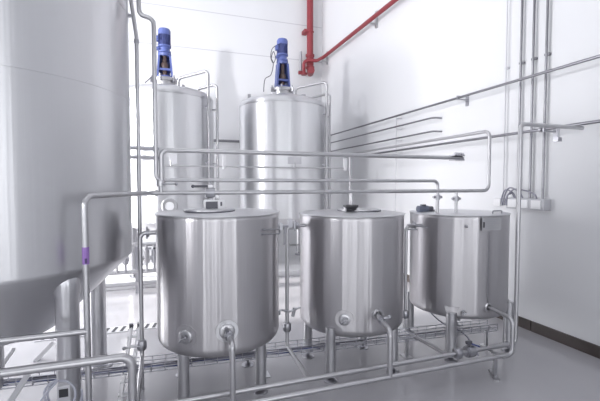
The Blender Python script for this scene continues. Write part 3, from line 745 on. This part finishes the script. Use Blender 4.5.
# vertical conduits and the electrical box
grp = 'vertical conduits on the right wall'
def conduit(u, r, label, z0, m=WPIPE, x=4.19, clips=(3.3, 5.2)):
    p = at(u, 184, x=x); o = thing('conduit', (x, p.y, z0), label, 'conduit', grp)
    MB().cyl((x, p.y, z0), (x, p.y, 7.9), r, n=16).build('tube', m, o)
    for z in clips: MB().box(((x+XR)/2, p.y, z), (XR-x, r*2+.03, .025)).build('saddle_clip', m, o)
    return p.y
zbx = at(527, 204, x=4.15).z
y0 = conduit(503.5, .008, 'thin pale conduit, leftmost of those on the right wall', zbx+.03, LGREY)
y1_ = conduit(518, .0145, 'grey conduit on the right wall, partly behind the tall riser', zbx+.07)
y2_ = conduit(530, .0145, 'middle grey conduit right of the tall riser', zbx+.07)
y3_ = conduit(543, .0145, 'rightmost grey conduit running down to the grey trunking box', zbx+.07)
ya = at(508, 204, x=4.15).y; yb = at(546, 204, x=4.15).y
EBM = mat('grey_trunking', (.47, .47, .50), .45, noise=.04, nscale=12)
EB = thing('trunking_box', (4.16, (ya+yb)/2, zbx-.07), 'light grey electrical trunking box on the right wall below the conduits', 'electrical box')
MB().box((4.175, (ya+yb)/2, zbx), (.11, ya-yb, .135), bev=.006).build('casing', EBM, EB)
for f in (.17, .48, .80):
    yy = ya+(yb-ya)*f; MB().box((4.116, yy, zbx), (.012, (ya-yb)*.24, .10), bev=.004).build('cover', WHITEP, EB)
for k, (u0, u1, h) in enumerate(((504, 515, .13), (506, 522, .16), (508, 536, .14), (509, 514, .07))):
    pA = at(u0, 207, x=4.15); pB = at(u1, 198, x=4.15)
    lab = ('grey flexible hose arching from wall to trunking box, shortest tall arch', 'grey flexible hose with the highest arch over the trunking box', 'grey flexible hose reaching farthest right over the trunking box', 'small inner grey hose loop at left end of trunking box')[k]
    pBz = zbx+.066
    tag(MB().curve([(4.12, pA.y, zbx-.03), (4.11, pA.y+.0, zbx+.06), (4.11, pA.y*.75+pB.y*.25, zbx+.06+h*.75), (4.12, pA.y*.45+pB.y*.55, zbx+.06+h*.8), (4.14, pB.y+.02, pBz+.06), (4.16, pB.y, pBz)], .009, n=10).build('flexible_hose', GCABLE), lab, 'hose', 'hoses over the trunking box')
tag(MB().box((4.20, at(498, 202, x=4.2).y, at(498, 202, x=4.2).z), (.05, .11, .10), bev=.008).build('wall_socket', WHITEP), 'small white wall socket left of the trunking box', 'socket')

# ------------------------------------------------------------------ red fire pipes in the corner
yr_ = 10.15
ra = at(310, 66, y=yr_); XR1 = ra.x
zlow = at(309, 74, y=yr_).z
RD = thing('fire_riser', (XR1, yr_, zlow), 'thick red vertical riser pipe in the back corner', 'pipe')
MB().tube([(XR1, yr_, 8.1), (XR1, yr_, zlow+.0), (XR1-.12, yr_-.42, zlow-.02)], .088, bend=.12, n=24).build('tube', RED, RD)
MB().torus((XR1, yr_, at(310, 32, y=yr_).z), (0, 0, 1), .092, .018).box((XR1-.12, yr_+.06, at(310, 32, y=yr_).z), (.12, .24, .09)).build('pipe_clamp', RED, RD)
zc = at(309, 58, y=yr_).z
MB().lathe([(.088, zc-.30), (.12, zc-.29), (.12, zc-.24), (.10, zc-.22), (.10, zc+.02), (.12, zc+.04), (.12, zc+.09), (.088, zc+.10)], (XR1, yr_, 0), n=24).build('tee_collar', RED, RD)
xb = 4.06
rA = at(322, 58.5, x=xb); rB = at(395, 0, x=xb); zb_ = (rA.z+rB.z)/2
BR = thing('fire_branch_pipe', (xb, rA.y, zb_), 'red branch pipe running out along the right wall from the riser', 'pipe')
MB().tube([(XR1-.22, yr_-.12, zb_-.42), (XR1-.22, yr_-.12, zb_-.06), (XR1+.12, yr_-.20, zb_-.06), (xb, rA.y-.1, zb_), (xb, 2.0, zb_)], .044, bend=.12, n=18).build('tube', RED, BR)
MB().cyl((XR1-.22, yr_-.12, zb_-.45), (XR1-.22, yr_-.12, zb_-.40), .085, n=18).cyl((XR1-.37, yr_-.12, zb_-.40), (XR1-.2, yr_-.12, zb_-.40), .05, n=14).build('end_flange', RED, BR)
for (u, v) in ((322, 58), (370, 20)):
    q = at(u, v, x=xb)
    MB().box(((xb+XR)/2, q.y, zb_-.065), (XR-xb, .04, .026)).box((XR-.02, q.y, zb_+.03), (.04, .06, .34)).build('wall_bracket', PIPE, BR)
q = at(301.5, 61, y=10.1)
tag(MB().cyl((q.x, 10.15, at(301, 71, y=10.1).z), (q.x, 10.15, at(301, 51, y=10.1).z), .035, n=14).cyl((q.x, 10.15, at(301, 70, y=10.1).z), (q.x, 10.34, at(301, 70, y=10.1).z), .02, n=10).build('pressure_gauge_tube', PIPED), 'short grey upright tube left of the red riser', 'tube')

# ------------------------------------------------------------------ light
w = bpy.data.worlds.new('daylight'); S.world = w; w.use_nodes = True
w.node_tree.nodes['Background'].inputs['Color'].default_value = (.93, .95, 1, 1)
w.node_tree.nodes['Background'].inputs['Strength'].default_value = 1.0
def area(name, loc, target, sx, sy, power, color=(1, 1, 1), spread=180):
    l = bpy.data.lights.new(name, 'AREA'); l.shape = 'RECTANGLE'; l.size = sx; l.size_y = sy; l.energy = power; l.color = color
    l.spread = D2R(spread)
    o = bpy.data.objects.new(name, l); COL.objects.link(o); o.location = loc
    o.rotation_euler = (V(target)-V(loc)).to_track_quat('-Z', 'Y').to_euler(); return o
for (a, b, lo, hi), pw in zip(WL, (200, 620, 640)):
    aim = (.03, 8.15, 4.2) if a < 0 else (XL+5, (a+b)/2, (lo+hi)/2)     # front window's lamp turned and narrowed to keep light off the right wall
    area('window_daylight', (XL+(.35 if a < 0 else .03), (a+b)/2, (lo+hi)/2), aim, b-a-.1, hi-lo-.1, pw, (.98, .98, 1), 72 if a < 0 else 180)
sl = bpy.data.lights.new('low_sun', 'SUN'); sl.energy = 22; sl.angle = D2R(2.5); sl.color = (1, .97, .93)
so = bpy.data.objects.new('low_sun', sl); COL.objects.link(so); so.location = (-12, 9, 5)
so.rotation_euler = V((1, -.15, -.31)).to_track_quat('-Z', 'Y').to_euler()
for (a, b, lo, hi) in WF:
    area('window_daylight', ((a+b)/2, YF+.05, (lo+hi)/2), ((a+b)/2, 0, (lo+hi)/2), b-a-.05, hi-lo-.1, 20*(b-a)*(hi-lo), (.95, .97, 1))  # fill light at the added front windows
for (x0, x1, y0, y1) in sky:
    area('roof_fill_light', ((x0+x1)/2, (y0+y1)/2, ZC-.02), ((x0+x1)/2, (y0+y1)/2+.001, 0), x1-x0, y1-y0, 100, (.95, .97, 1))  # top fill added at the roof openings

# ------------------------------------------------------------------ camera
cd = bpy.data.cameras.new('camera'); cam = bpy.data.objects.new('camera', cd); COL.objects.link(cam)
cd.sensor_fit = 'HORIZONTAL'; cd.sensor_width = 36; cd.lens = F/600*36; cd.clip_start = .05
R_ = Matrix((RT, UP, -FW)).transposed().to_4x4(); R_.translation = CAMP
cam.matrix_world = R_
S.camera = cam
S.view_settings.view_transform = 'Standard'; S.view_settings.look = 'None'
S.view_settings.exposure = -0.82; S.view_settings.gamma = 1.0; S.view_settings.use_curve_mapping = False
S.cycles.use_denoising = True; S.cycles.max_bounces = 8; S.cycles.sample_clamp_indirect = 6
